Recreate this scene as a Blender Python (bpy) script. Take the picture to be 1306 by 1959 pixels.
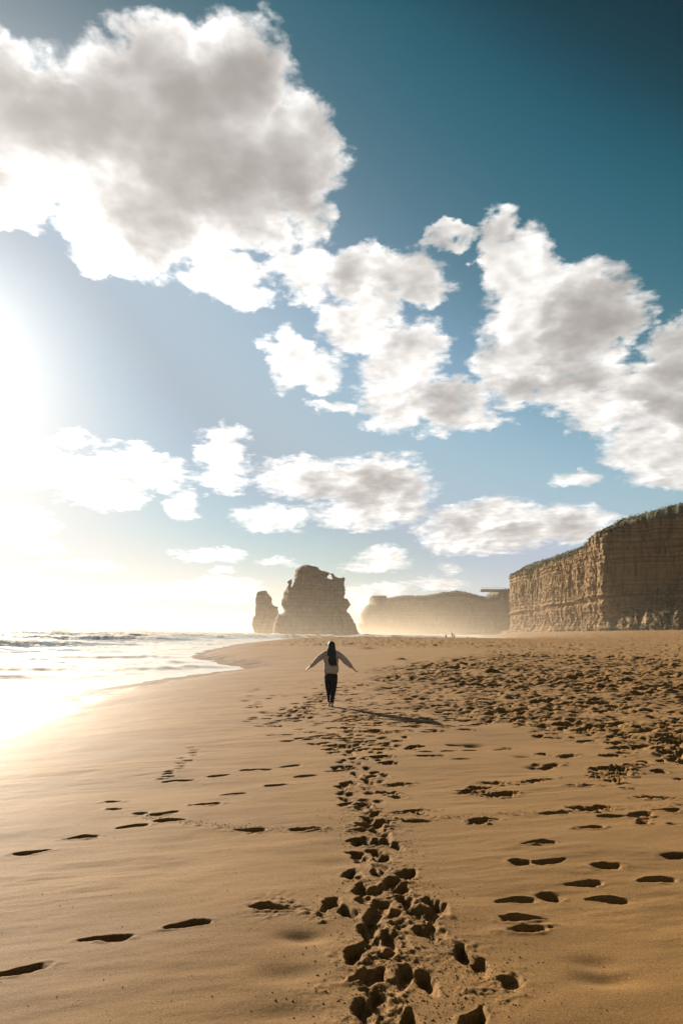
import bpy, math, random
import numpy as np
from mathutils import Vector, Matrix

random.seed(7)
rng = np.random.default_rng(7)
SC = bpy.context.scene
COL = SC.collection
R = math.radians
for o in list(bpy.data.objects):
    bpy.data.objects.remove(o)

# ------------------------------------------------------------------ camera
CAM_Z, FPX = 1.85, 1306.0
PITCH, ROLL = math.atan((1208.5 - 979.5) / FPX), R(0.80)
fwd = Vector((0, math.cos(PITCH), math.sin(PITCH)))
up0 = Vector((0, -math.sin(PITCH), math.cos(PITCH)))
rt0 = Vector((1, 0, 0))
RT = rt0 * math.cos(ROLL) + up0 * math.sin(ROLL)
UP = up0 * math.cos(ROLL) - rt0 * math.sin(ROLL)
cam = bpy.data.objects.new('camera', bpy.data.cameras.new('camera'))
COL.objects.link(cam)
m = Matrix((RT, UP, -fwd)).transposed().to_4x4()
m.translation = Vector((0, 0, CAM_Z))
cam.matrix_world = m
cam.data.sensor_fit = 'VERTICAL'
cam.data.sensor_height = 36.0
cam.data.lens = 24.0
cam.data.clip_start = 0.05
cam.data.clip_end = 60000
SC.camera = cam

def ray(px, py):
    d = fwd + RT * ((px - 653) / FPX) + UP * ((979.5 - py) / FPX)
    return d.normalized()
def at_z(px, py, z=0.0):                      # a point of the photograph on the level z
    d = ray(px, py); t = (z - CAM_Z) / d.z
    return (d.x * t, d.y * t)
def at_y(px, py, y):                          # a point of the photograph on the upright plane y
    d = ray(px, py); t = y / d.y
    return (d.x * t, CAM_Z + d.z * t)

# ------------------------------------------------------------------ sky, sun, exposure
SUN_AZ, SUN_EL = R(-33.5), R(19.0)            # azimuth from +Y, towards +X
SUN = Vector((math.sin(SUN_AZ) * math.cos(SUN_EL), math.cos(SUN_AZ) * math.cos(SUN_EL), math.sin(SUN_EL)))
sun = bpy.data.objects.new('sun', bpy.data.lights.new('sun', 'SUN'))
COL.objects.link(sun)
sun.data.energy = 5.0
sun.data.angle = R(0.55)
sun.data.color = (1.0, 0.86, 0.68)
sun.rotation_euler = (-SUN).to_track_quat('-Z', 'Y').to_euler()
SC.view_settings.view_transform = 'Standard'
SC.view_settings.look = 'None'
SC.view_settings.gamma = 1.0
SC.view_settings.exposure = 1.5
SC.view_settings.use_curve_mapping = False
SC.render.engine = 'CYCLES'
SC.cycles.use_denoising = True
SC.cycles.max_bounces = 6
SC.cycles.diffuse_bounces = 3
SC.cycles.volume_bounces = 1
SC.cycles.use_fast_gi = False

class NT:                                     # small helper for node trees
    def __init__(s, tree): s.t = tree; s.n = tree.nodes; s.l = tree.links
    def put(s, sock, v):
        if isinstance(v, bpy.types.NodeSocket): s.l.new(v, sock)
        elif v is not None: sock.default_value = v
    def math(s, op, a, b=None, c=None, clamp=False):
        n = s.n.new('ShaderNodeMath'); n.operation = op; n.use_clamp = clamp
        s.put(n.inputs[0], a)
        if b is not None: s.put(n.inputs[1], b)
        if c is not None: s.put(n.inputs[2], c)
        return n.outputs[0]
    def vec(s, op, a, b=None, scale=None):
        n = s.n.new('ShaderNodeVectorMath'); n.operation = op
        s.put(n.inputs[0], a)
        if b is not None: s.put(n.inputs[1], b)
        if scale is not None: s.put(n.inputs['Scale'], scale)
        return n.outputs['Value'] if op in ('LENGTH', 'DOT_PRODUCT', 'DISTANCE') else n.outputs['Vector']
    def noise(s, v, scale, detail=2, rough=0.5, dist=0.0, color=False, dims='3D'):
        n = s.n.new('ShaderNodeTexNoise'); n.noise_dimensions = dims
        if v is not None: s.put(n.inputs['Vector'], v)
        s.put(n.inputs['Scale'], scale); s.put(n.inputs['Detail'], detail)
        s.put(n.inputs['Roughness'], rough); s.put(n.inputs['Distortion'], dist)
        return n.outputs['Color'] if color else n.outputs['Fac']
    def mapr(s, v, a, b, c=0.0, d=1.0, smooth=True):
        n = s.n.new('ShaderNodeMapRange'); n.interpolation_type = 'SMOOTHSTEP' if smooth else 'LINEAR'
        s.put(n.inputs['Value'], v)
        for k, x in zip(('From Min', 'From Max', 'To Min', 'To Max'), (a, b, c, d)): s.put(n.inputs[k], x)
        return n.outputs['Result']
    def mix(s, f, a, b, mode='MIX'):
        n = s.n.new('ShaderNodeMix'); n.data_type = 'RGBA'; n.blend_type = mode
        s.put(n.inputs['Factor'], f)
        s.put(n.inputs[6], a if isinstance(a, bpy.types.NodeSocket) else (*a, 1))
        s.put(n.inputs[7], b if isinstance(b, bpy.types.NodeSocket) else (*b, 1))
        return n.outputs[2]
    def mapping(s, v, loc=(0, 0, 0), rot=(0, 0, 0), scale=(1, 1, 1), kind='POINT'):
        n = s.n.new('ShaderNodeMapping'); n.vector_type = kind
        s.put(n.inputs['Vector'], v)
        n.inputs['Location'].default_value = loc; n.inputs['Rotation'].default_value = rot; n.inputs['Scale'].default_value = scale
        return n.outputs[0]
    def sep(s, v):
        n = s.n.new('ShaderNodeSeparateXYZ'); s.put(n.inputs[0], v); return n.outputs
    def comb(s, x=0.0, y=0.0, z=0.0):
        n = s.n.new('ShaderNodeCombineXYZ')
        for k, v in enumerate((x, y, z)): s.put(n.inputs[k], v)
        return n.outputs[0]
    def ramp(s, f, stops):
        n = s.n.new('ShaderNodeValToRGB'); s.put(n.inputs[0], f)
        e = n.color_ramp.elements
        while len(e) < len(stops): e.new(0.5)
        for k, (p, c) in enumerate(stops): e[k].position = p; e[k].color = (*c, 1)
        return n.outputs[0]

# cumulus banks: where each stands in the sky (as seen from the beach), its half width and height, tilt
CLOUDS = [
 # the great bank high over the sea
 (330,290,270,200,10),(130,245,200,100,0),(455,160,125,115,0),(285,95,62,60,0),(392,95,52,58,0),(560,300,95,115,-10),
 (250,440,120,80,0),(50,290,130,100,0),(470,410,118,68,-10),(0,170,50,80,0),(420,525,90,42,0),(590,410,44,48,0),(230,500,70,35,0),(-120,260,190,190,0),
 # chain running down to the right
 (575,522,56,60,0),(700,520,115,52,-8),(790,530,58,48,-20),(690,610,75,75,0),(765,690,78,72,0),(765,765,92,58,0),(855,770,85,48,0),(905,805,58,24,0),
 (555,685,38,58,0),(605,715,46,36,0),(640,785,48,15,10),(870,465,46,15,10),(470,575,40,24,0),
 # the bank over the cliff
 (1005,530,75,85,0),(1060,625,140,110,0),(1150,600,88,82,0),(1000,700,92,75,0),(1095,740,95,58,0),(1150,785,75,42,0),(955,460,34,46,-30),(1205,610,44,46,0),
 (1295,680,62,70,0),(1245,760,95,75,0),(1275,850,118,80,0),(1370,800,150,130,0),(1095,915,42,14,0),
 # low fair-weather clouds over the sea
 (255,900,100,44,0),(200,945,82,28,0),(350,962,32,30,0),(428,868,48,50,0),(420,915,58,22,0),(70,890,90,40,0),(150,838,38,13,-35),
 (595,918,105,42,0),(725,930,98,60,0),(695,985,95,28,0),(520,990,68,26,0),(780,965,38,38,0),
 (930,1008,118,52,0),(1060,1003,115,38,0),(880,1035,75,28,0),(1130,992,50,18,0),
 (405,1062,66,13,0),(425,1091,18,7,0),(530,1076,32,8,0),(50,1002,56,28,0),(75,1048,42,12,0),(165,1082,62,9,0),(735,1070,48,24,0),(700,1086,46,11,0),
 (860,1087,20,9,0),(835,1116,52,11,0),(30,1092,40,10,0),(330,1130,70,16,0),(430,1128,72,24,0),(230,1135,90,14,0),(683,1148,34,26,0),(742,1126,34,14,0),(110,1125,60,12,0),
]
def build_world():
    w = bpy.data.worlds.new('World'); SC.world = w; w.use_nodes = True
    t = NT(w.node_tree); t.n.clear()
    S = 0.0595
    tc = t.n.new('ShaderNodeTexCoord')
    P = t.vec('NORMALIZE', tc.outputs['Generated'])
    sd = tuple(SUN)
    px_, py_, pz_ = t.sep(P)[:3]
    # warp the direction so that no outline stays round, less for the far clouds low down
    PF = t.vec('SCALE', P, scale=t.math('DIVIDE', 0.95, t.math('ADD', t.math('MAXIMUM', pz_, 0.0), 0.24)))   # features shrink with distance
    w1 = t.vec('SCALE', t.vec('SUBTRACT', t.noise(PF, 8, 2, 0.5, color=True), (0.5, 0.5, 0.5)), scale=0.062)
    w2 = t.vec('SCALE', t.vec('SUBTRACT', t.noise(PF, 30, 3, 0.6, color=True), (0.5, 0.5, 0.5)), scale=0.034)
    el = t.mapr(pz_, 0.02, 0.45, 0.22, 1.0)
    PW = t.vec('ADD', P, t.vec('SCALE', t.vec('ADD', w1, w2), scale=el))
    def azel(v):
        x, y, z = t.sep(v)[:3]
        return t.comb(t.math('ARCTAN2', x, y), t.math('ARCSINE', z), 0.0)
    def banks(q):
        acc = None
        for (cx, cy, rx, ry, a) in CLOUDS:
            c = ray(cx, cy); k = c.dot(fwd) / FPX          # radians per pixel there, roughly
            ce = math.asin(c.z); ca_ = math.atan2(c.x, c.y)
            sx, sz = math.cos(ce) / (rx * k), 1.0 / (ry * k)
            n = t.n.new('ShaderNodeVectorMath'); n.operation = 'MULTIPLY_ADD'
            t.put(n.inputs[0], q); n.inputs[1].default_value = (sx, sz, 0); n.inputs[2].default_value = (-ca_ * sx, -ce * sz, 0)
            d2 = t.vec('DOT_PRODUCT', n.outputs[0], n.outputs[0])
            wgt = min(1.0, (math.sqrt(rx * ry) / 150.0) ** 0.65)
            v = t.math('MULTIPLY_ADD', d2, -0.62 * wgt, 0.62 * wgt)
            acc = v if acc is None else t.math('SMOOTH_MAX', acc, v, 0.10)
        return acc
    B0 = banks(azel(PW))
    # towards the sun: how much cloud the light has come through (tiny term keeps the two chains in order)
    PS = t.vec('ADD', PW, t.vec('SCALE', t.vec('SUBTRACT', sd, P), scale=t.math('MULTIPLY_ADD', B0, 1e-7, 0.115)))
    B1 = banks(azel(PS))
    # the same kind of broken cumulus goes on all round, beyond the banks above
    flat = t.vec('SCALE', P, scale=t.math('DIVIDE', 1.0, t.math('MAXIMUM', t.math('ADD', pz_, 0.10), 0.05)))
    far = t.math('SUBTRACT', t.noise(flat, 1.1, 2, 0.5), 0.60)
    away = t.mapr(t.vec('DOT_PRODUCT', P, tuple(fwd)), 0.60, 0.72, 1.0, 0.0)
    far = t.math('SUBTRACT', t.math('MULTIPLY', far, 3.0), t.math('SUBTRACT', 1.0, away))
    B0 = t.math('MAXIMUM', B0, far); B1 = t.math('MAXIMUM', B1, far)
    fb = t.math('SUBTRACT', t.noise(PF, 13, 8, 0.60, 0.25), 0.5)
    vo = t.n.new('ShaderNodeTexVoronoi'); vo.feature = 'F1'; t.put(vo.inputs['Vector'], t.vec('ADD', PF, t.vec('SCALE', w2, scale=1.0)))
    vo.inputs['Scale'].default_value = 26; vo.inputs['Detail'].default_value = 1.5; vo.inputs['Roughness'].default_value = 0.55; vo.normalize = True
    fb2 = t.math('SUBTRACT', 0.36, vo.outputs['Distance'])
    off = t.vec('SCALE', t.vec('SUBTRACT', sd, P), scale=0.030)
    low0 = t.noise(PF, 10, 3, 0.5); low1 = t.noise(t.vec('ADD', PF, off), 10, 3, 0.5)
    emb = t.math('SUBTRACT', low0, low1)
    amp = t.mapr(pz_, 0.0, 0.4, 0.55, 1.0)
    nz = t.math('MULTIPLY', t.math('ADD', t.math('MULTIPLY', fb, 1.0), t.math('MULTIPLY', fb2, 0.55)), amp)
    D0 = t.math('ADD', B0, nz)
    D1 = t.math('ADD', B1, t.math('MULTIPLY_ADD', low1, 0.5, -0.27))
    sky = t.n.new('ShaderNodeTexSky'); sky.sky_type = 'NISHITA'; sky.sun_disc = False
    sky.sun_elevation = SUN_EL; sky.sun_rotation = SUN_AZ
    sky.air_density = 1.0; sky.dust_density = 0.5; sky.ozone_density = 1.5; sky.altitude = 0
    col = sky.outputs[0]
    # clear maritime air, toned as the photograph's film tones it (deep teal high up, pale low down)
    GAIN = 0.10 * 2 ** 0.75 / 4.0
    rgb = t.sep(col)
    TONE = (((0, 0), (.16, .006), (.20, .020), (.276, .09), (.47, .33), (.66, .42), (.95, .42), (1.2, .47), (2.3, 0.80), (4, 0.95)),
            ((0, 0), (.26, .036), (.317, .112), (.415, .20), (.69, .50), (.87, .54), (1.1, .51), (1.43, .61), (2.1, 0.79), (4, 0.94)),
            ((0, 0), (.44, .055), (.53, .165), (.66, .27), (.955, .61), (1.16, .625), (1.33, .59), (1.44, .64), (2.05, 0.80), (4, 0.95)))
    ch = []
    for k in range(3):
        n = t.n.new('ShaderNodeFloatCurve'); cu = n.mapping.curves[0]
        pts = [(x / 4, y / 4) for x, y in TONE[k]]
        while len(cu.points) < len(pts): cu.points.new(0.5, 0.5)
        for p_, (x, y) in zip(cu.points, pts): p_.location = (x, y)
        n.mapping.update()
        t.put(n.inputs['Value'], t.math('MULTIPLY', rgb[k], GAIN))
        ch.append(t.math('DIVIDE', n.outputs[0], GAIN))
    hs = t.n.new('ShaderNodeHueSaturation'); t.put(hs.inputs['Color'], t.comb(*ch)); t.put(hs.inputs['Saturation'], t.mapr(pz_, -0.02, 0.16, 0.22, 1.0))
    col = hs.outputs[0]
    # aureole of the low sun in the salt haze
    ang = t.math('ARCCOSINE', t.math('MINIMUM', t.vec('DOT_PRODUCT', P, sd), 0.99999))
    aur = t.math('ADD', t.math('MULTIPLY', t.math('EXPONENT', t.math('MULTIPLY', ang, -13.0)), 9.0),
                 t.math('MULTIPLY', t.math('EXPONENT', t.math('MULTIPLY', ang, -4.0)), 0.0))
    glow = t.mix(1.0, (1.0, 0.97, 0.93), t.comb(aur, aur, aur), 'MULTIPLY')
    col = t.mix(1.0, col, glow, 'ADD')
    # cloud light: thin parts glow in the transmitted sun, thick cores go grey-brown
    alpha = t.mapr(D0, -0.12, 0.25)
    DT = t.math('ADD', B0, t.math('MULTIPLY_ADD', nz, 0.14, t.math('MULTIPLY_ADD', low0, 0.7, -0.36)))
    thick = t.math('MULTIPLY', t.math('MAXIMUM', DT, 0.0), t.math('MULTIPLY_ADD', t.math('MAXIMUM', D1, 0.0), 5.2, 0.45))
    tr = t.math('EXPONENT', t.math('ADD', t.math('MULTIPLY', thick, -1.55), t.math('MULTIPLY', emb, 3.0)))
    near = t.math('MULTIPLY_ADD', t.math('EXPONENT', t.math('MULTIPLY', ang, -3.0)), 2.2, 0.68)
    lit = t.math('MULTIPLY', tr, t.math('MULTIPLY', near, 5.0))
    cc = t.mix(1.0, (1.0, 0.985, 0.96), t.comb(lit, lit, lit), 'MULTIPLY')
    bs = t.math('MULTIPLY_ADD', t.math('EXPONENT', t.math('MULTIPLY', ang, -8.0)), 6.0, 0.92)
    cc = t.mix(1.0, cc, t.mix(1.0, (2.05, 1.90, 1.76), t.comb(bs, bs, bs), 'MULTIPLY'), 'ADD')
    out = t.mix(alpha, col, cc)
    bg = t.n.new('ShaderNodeBackground'); t.l.new(out, bg.inputs[0]); bg.inputs[1].default_value = S
    ow = t.n.new('ShaderNodeOutputWorld'); t.l.new(bg.outputs[0], ow.inputs[0])
    w.cycles.sampling_method = 'MANUAL'; w.cycles.sample_map_resolution = 512
build_world()

# ------------------------------------------------------------------ helpers
def tag(o, label=None, cat=None, group=None, kind=None):
    for k, v in (('label', label), ('category', cat), ('group', group), ('kind', kind)):
        if v: o[k] = v
    return o
def mesh_np(name, V, F, mat=None, parent=None, smooth=True):
    V = np.asarray(V, np.float32); F = np.asarray(F, np.int32)
    me = bpy.data.meshes.new(name)
    me.vertices.add(len(V)); me.vertices.foreach_set('co', V.ravel())
    k = F.shape[1]
    me.loops.add(F.size); me.loops.foreach_set('vertex_index', F.ravel())
    me.polygons.add(len(F)); me.polygons.foreach_set('loop_start', np.arange(0, F.size, k, dtype=np.int32))
    me.update(calc_edges=True)
    if smooth: me.polygons.foreach_set('use_smooth', np.ones(len(F), bool))
    if mat: me.materials.append(mat)
    o = bpy.data.objects.new(name, me); COL.objects.link(o)
    if parent: o.parent = parent
    return o
def float_attr(o, name, vals):
    a = o.data.attributes.new(name, 'FLOAT', 'POINT'); a.data.foreach_set('value', np.asarray(vals, np.float32))
def grid_faces(nr, nc, wrap=False):
    i, j = np.meshgrid(np.arange(nr - 1), np.arange(nc if wrap else nc - 1), indexing='ij')
    j2 = (j + 1) % nc
    return np.stack([i * nc + j, i * nc + j2, (i + 1) * nc + j2, (i + 1) * nc + j], -1).reshape(-1, 4)

_perm = rng.permutation(4096)
_g2 = rng.uniform(0, 2 * np.pi, 4096); _gx, _gy = np.cos(_g2), np.sin(_g2)
def pn(x, y, seed=0):
    xi = np.floor(x).astype(np.int64); yi = np.floor(y).astype(np.int64)
    xf, yf = x - xi, y - yi
    u = xf * xf * xf * (xf * (xf * 6 - 15) + 10); v = yf * yf * yf * (yf * (yf * 6 - 15) + 10)
    def h(a, b, dx, dy):
        k = _perm[(_perm[(a + seed * 131) & 4095] + b) & 4095]
        return _gx[k] * dx + _gy[k] * dy
    a = h(xi, yi, xf, yf); b = h(xi + 1, yi, xf - 1, yf)
    c = h(xi, yi + 1, xf, yf - 1); d = h(xi + 1, yi + 1, xf - 1, yf - 1)
    return 1.5 * ((a + u * (b - a)) + v * ((c + u * (d - c)) - (a + u * (b - a))))
def fbm(x, y, octv=4, seed=0, gain=0.5):
    s = 0; a = 1.0
    for k in range(octv):
        s = s + a * pn(x * 2 ** k + 17.3 * k, y * 2 ** k - 9.1 * k, seed + k); a *= gain
    return s
def sstep(a, b, x):
    t = np.clip((x - a) / (b - a), 0, 1); return t * t * (3 - 2 * t)
def poly_dist(x, y, poly, closed=True):
    d = np.full(x.shape, 1e18); n = len(poly)
    for k in range(n if closed else n - 1):
        ax, ay = poly[k]; bx, by = poly[(k + 1) % n]
        ex, ey = bx - ax, by - ay; L = ex * ex + ey * ey + 1e-12
        t = np.clip(((x - ax) * ex + (y - ay) * ey) / L, 0, 1)
        d = np.minimum(d, (x - ax - t * ex) ** 2 + (y - ay - t * ey) ** 2)
    return np.sqrt(d)
def poly_in(x, y, poly):
    ins = np.zeros(x.shape, bool); n = len(poly)
    for k in range(n):
        ax, ay = poly[k]; bx, by = poly[(k + 1) % n]
        c = ((ay > y) != (by > y))
        ins ^= c & (x < (bx - ax) * (y - ay) / (by - ay + 1e-15) + ax)
    return ins
def smooth_line(pts, n):                       # Catmull-Rom through points
    P = np.array([pts[0]] + list(pts) + [pts[-1]], float); out = []
    for k in range(1, len(P) - 2):
        for s in np.linspace(0, 1, n, endpoint=False):
            a, b, c, d = P[k - 1], P[k], P[k + 1], P[k + 2]
            out.append(0.5 * (2 * b + (c - a) * s + (2 * a - 5 * b + 4 * c - d) * s * s + (3 * b - a - 3 * c + d) * s ** 3))
    out.append(P[-2]); return np.array(out)

def new_mat(name):
    mt = bpy.data.materials.new(name); mt.use_nodes = True
    t = NT(mt.node_tree); b = t.n['Principled BSDF']
    return mt, t, b
def bump(t, b, h, strength, dist):
    n = t.n.new('ShaderNodeBump'); t.put(n.inputs['Height'], h)
    n.inputs['Strength'].default_value = strength; n.inputs['Distance'].default_value = dist
    t.l.new(n.outputs[0], b.inputs['Normal']); return n
def plain(name, col, rough=0.8, var=0.15, scale=30.0):
    mt, t, b = new_mat(name)
    p = t.n.new('ShaderNodeTexCoord').outputs['Object']
    f = t.noise(p, scale, 4)
    t.put(b.inputs['Base Color'], t.mix(f, tuple(c * (1 - var) for c in col), tuple(min(1, c * (1 + var)) for c in col)))
    b.inputs['Roughness'].default_value = rough
    bump(t, b, t.noise(p, scale * 4, 3), 0.3, 0.01)
    return mt

# ------------------------------------------------------------------ materials of the setting
def make_sand():
    mt, t, b = new_mat('sand')
    geo = t.n.new('ShaderNodeNewGeometry').outputs['Position']
    wet = t.n.new('ShaderNodeAttribute'); wet.attribute_name = 'wet'
    wet = wet.outputs['Fac']
    n1 = t.noise(geo, 0.7, 4, 0.6); n2 = t.noise(geo, 300, 2, 0.7)
    n0 = t.noise(t.mapping(geo, scale=(0.5, 1.0, 1.0)), 0.45, 4, 0.6, 0.6)
    c = t.mix(n1, (0.126, 0.069, 0.0205), (0.165, 0.092, 0.029))
    c = t.mix(t.mapr(n0, 0.46, 0.66, 0.0, 0.8), c, t.mix(1.0, c, (0.70, 0.68, 0.66), 'MULTIPLY'))   # damp patches
    c = t.mix(t.mapr(n2, 0.40, 0.62), c, t.mix(1.0, c, (1.45, 1.4, 1.3), 'MULTIPLY'))
    c = t.mix(t.mapr(n2, 0.52, 0.36), c, t.mix(1.0, c, (0.55, 0.52, 0.5), 'MULTIPLY'))
    n3 = t.noise(geo, 95, 3, 0.8)
    c = t.mix(1.0, c, t.mix(t.mapr(n3, 0.34, 0.66), (0.72, 0.70, 0.68), (1.25, 1.25, 1.25)), 'MULTIPLY')
    c = t.mix(wet, c, t.mix(1.0, c, (0.62, 0.60, 0.60), 'MULTIPLY'))
    t.put(b.inputs['Base Color'], c)
    rgh = t.mapr(wet, 0.0, 1.0, 0.80, 0.40, False)
    t.put(b.inputs['Roughness'], rgh)
    b.inputs['Specular IOR Level'].default_value = 0.065
    b.inputs['Sheen Weight'].default_value = 0.06
    b.inputs['Sheen Roughness'].default_value = 0.45
    b.inputs['Sheen Tint'].default_value = (0.95, 0.72, 0.48, 1)
    st = t.mapping(geo, scale=(3.0, 14.0, 10.0), rot=(0, 0, R(12)))
    h = t.math('ADD', t.math('MULTIPLY', t.noise(st, 1.0, 4, 0.6), 0.35),
               t.math('ADD', t.math('MULTIPLY', t.noise(geo, 45, 4, 0.65), 0.30), t.math('MULTIPLY', n2, 0.25)))
    bp = bump(t, b, h, 0.5, 0.012)
    t.put(bp.inputs['Strength'], t.mapr(wet, 0.0, 0.9, 0.5, 0.08))
    return mt
SAND = make_sand()

# ------------------------------------------------------------------ beach
SEA_Z = -0.80
SHORE = smooth_line([(-40, -400), (-22, -60), (-14, -12), (-10.6, 6), (-9.0, 17.0), (-9.7, 24.5), (-9.2, 30.6), (-7.4, 42), (-5.7, 49.0), (-8.2, 56),
                     (-14.5, 74), (-17, 110), (-18.5, 150), (-14, 205), (4, 246), (40, 268), (85, 318), (118, 420), (126, 520), (150, 590)], 8)
BEACH_POLY = [tuple(p) for p in SHORE] + [(200, 900), (4000, 900), (4000, -4000), (-40, -4000)]

dense = 0.60
th = np.concatenate([np.linspace(-np.pi, -dense, 60, endpoint=False), np.linspace(-dense, dense, 545), np.linspace(dense, np.pi, 61)[1:-1]])
def logrows(a, b, st): return a * np.exp(np.arange(0, math.log(b / a), st))
rr = np.concatenate([logrows(0.4, 3.2, 0.03), logrows(3.2, 10, 0.0021), logrows(10, 60, 0.0032), logrows(60, 330, 0.006), logrows(330, 9000, 0.05)])
NR, NC = len(rr), len(th)
RRg, THg = np.meshgrid(rr, th, indexing='ij')
BX, BY = RRg * np.sin(THg), RRg * np.cos(THg)

def shore_signed(x, y):
    d = poly_dist(x, y, [tuple(p) for p in SHORE], closed=False)
    return np.where(poly_in(x, y, BEACH_POLY), d, -d)
def base_height(x, y, d):
    up = 0.82 * (1 - np.exp(-np.maximum(d, 0) / 4.5))
    up = up + 0.0022 * np.maximum(d - 12, 0)
    up = up + 4.6 * sstep(60, 165, x - 0.02 * (y - 330)) * sstep(80, 260, y) + 3.5 * sstep(40, 260, x) * (1 - sstep(80, 260, y))
    dn = np.minimum(d, 0)
    return SEA_Z + up + 0.06 * np.maximum(dn, -40) + 0.002 * np.maximum(dn + 40, -500)
SD = shore_signed(BX, BY)
SDw = SD + (0.55 * fbm(BX * 0.22, BY * 0.22, 3, 95) + 0.18 * fbm(BX * 0.9, BY * 0.9, 3, 96)) * np.exp(-(SD / 3.0) ** 2)
H = base_height(BX, BY, SDw)
dry = sstep(0.5, 5.0, SD)
near = 1 - sstep(60, 200, RRg)
# broad swells and wind-drawn ribs
H += dry * 0.022 * fbm(BX * 0.35, BY * 0.5, 3, 3)
rotx = BX * math.cos(R(14)) + BY * math.sin(R(14)); roty = -BX * math.sin(R(14)) + BY * math.cos(R(14))
H += dry * near * 0.006 * fbm(rotx * 0.9 + 0.3 * fbm(BX, BY, 2, 8), roty * 2.6, 3, 11)
ribmask = sstep(0.0, 0.5, fbm(BX * 0.25 + 4, BY * 0.25, 2, 21) + 0.25 * sstep(0, 5, BX))
H += dry * near * ribmask * 0.006 * fbm(rotx * 1.5, roty * 5.0, 3, 31)
# churned, much-walked sand on the landward side and far along the beach
def churn_mask(x, y):
    edge = np.interp(y, [0, 7.2, 8.6, 10.5, 13, 17, 22, 27, 45, 62], [9, 5.0, 4.3, 3.9, 2.8, 1.5, 0.3, -0.3, 3.5, 11.0])
    edge = edge + 0.9 * fbm(x * 0.35 + 3, y * 0.2, 3, 41)
    a = sstep(-0.3, 2.6 + 0.04 * y, x - edge) * (1 - sstep(60, 85, y + 0.6 * (12 - x)))
    far = sstep(72, 100, y + 0.3 * x) * sstep(-17, -2, x + 0.03 * (y - 100))
    return a, far
ca, cf = churn_mask(BX, BY)
ca *= dry; cf *= dry
def patchy(x, y): return 0.38 + 0.45 * sstep(-0.30, 0.35, fbm(x * 0.45, y * 0.3, 3, 51)) + 0.35 * sstep(-0.2, 0.4, fbm(x * 0.11 + 7, y * 0.10, 2, 52))
patch = patchy(BX, BY)
chf = 1.0 - 0.45 * sstep(8, 40, BY)
ch = fbm(BX * 2.4, BY * 2.0, 4, 61, 0.55) * (1 - sstep(12, 30, BY)) + 1.45 * fbm(BX * 1.55, BY * 1.9, 4, 62, 0.55) * sstep(12, 30, BY)
ch = np.where(ch > 0, ch * 0.6, ch * 1.15)
H += (ca * patch) * (0.098 + 0.0016 * np.minimum(BY, 60)) * ch
H += ca * patch * 0.085 * fbm(BX * 1.1, BY * 2.6, 3, 63) * sstep(9, 16, BY)
H += cf * (0.16 + 0.0010 * np.minimum(BY, 250)) * fbm(BX * 1.3, BY * 0.9, 4, 71, 0.5) * (0.5 + 0.8 * sstep(-0.4, 0.4, fbm(BX * 0.15, BY * 0.08, 2, 72)))
# low mounds
for (px, py, rad, hh) in ((935, 1290, 0.55, 0.22), (905, 1288, 0.35, 0.15), (1215, 1264, 0.8, 0.2), (765, 1262, 0.5, 0.18), (700, 1243, 1.0, 0.3), (690, 1240, 0.9, 0.2)):
    x, y = at_z(px, py, 0.05)
    H += hh * np.exp(-(((BX - x) / rad) ** 2 + ((BY - y) / (rad * 0.8)) ** 2))

# ---- footprints
DEL = np.zeros_like(H); RIM = np.zeros_like(H)
LOC = np.zeros_like(H)
CLODS = []
def ground_z(x, y):
    r = math.hypot(x, y); a = math.atan2(x, y)
    i = int(np.clip(np.searchsorted(rr, r), 0, NR - 1)); j = int(np.clip(np.searchsorted(th, a), 0, NC - 1))
    return float(H[i, j])
def stamp(x, y, ang, L=0.27, W=0.10, depth=0.045, rag=0.012, rim=0.35, kind=0):
    rad = L * 0.5 + 0.14
    r = math.hypot(x, y); a = math.atan2(x, y)
    i0, i1 = np.searchsorted(rr, max(r - rad, 0.1)), np.searchsorted(rr, r + rad) + 1
    da = rad / r
    j0, j1 = np.searchsorted(th, a - da), np.searchsorted(th, a + da) + 1
    sl = (slice(i0, min(i1, NR)), slice(j0, min(j1, NC)))
    X, Y = BX[sl] - x, BY[sl] - y
    if X.size == 0: return
    c, s = math.cos(ang), math.sin(ang)
    u, v = X * c + Y * s, -X * s + Y * c
    s2 = random.random() * 40
    nz = pn(X * 22 + s2, Y * 22, 5)
    if kind == 0:                                        # a sole: heel, narrower instep, broad ball
        tt = np.clip(u / (L * 0.5), -1.3, 1.3) * random.choice((1, -1)); insw = random.uniform(0.12, 0.30)
        half = W * 0.5 * (0.80 + insw * np.sin((tt + 0.35) * 2.4) + 0.10 * tt)
        v2 = v + 0.012 * np.sin(tt * 2.0 + s2)
        e = np.sqrt((np.abs(u) / (L * 0.5)) ** 3.2 + (np.abs(v2) / half) ** 2.6 + 1e-9)
    else:                                                # a scuffed hole
        e = np.sqrt((u / (L * 0.5)) ** 2 + (v / (W * 0.5)) ** 2 + 1e-9)
    qd = (e ** 0.8 - 1) * W * 0.5 + rag * nz
    pit = sstep(0.012, -0.020, qd)
    floor = depth * (1 + 0.22 * np.clip(u / L * 2, -1, 1) * random.choice((1, -1)) + 0.20 * nz)
    DEL[sl] = np.minimum(DEL[sl], -pit * floor)
    rm = 0.42 * rim * min(depth, 0.05) * np.exp(-((qd - 0.020) / 0.018) ** 2) * np.clip(0.4 + 1.2 * pn(X * 9 + s2, Y * 9, 6), 0, 1.4)
    RIM[sl] = np.maximum(RIM[sl], rm)
def stamp_px(px, py, L=0.27, W=0.105, ang=0.0, depth=0.045, z=0.0, **k):
    x, y = at_z(px, py, z); z = ground_z(x, y); x, y = at_z(px, py, z); z = ground_z(x, y); x, y = at_z(px, py, z)
    stamp(x, y, ang, L, W, depth, **k)
    return x, y

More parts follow.
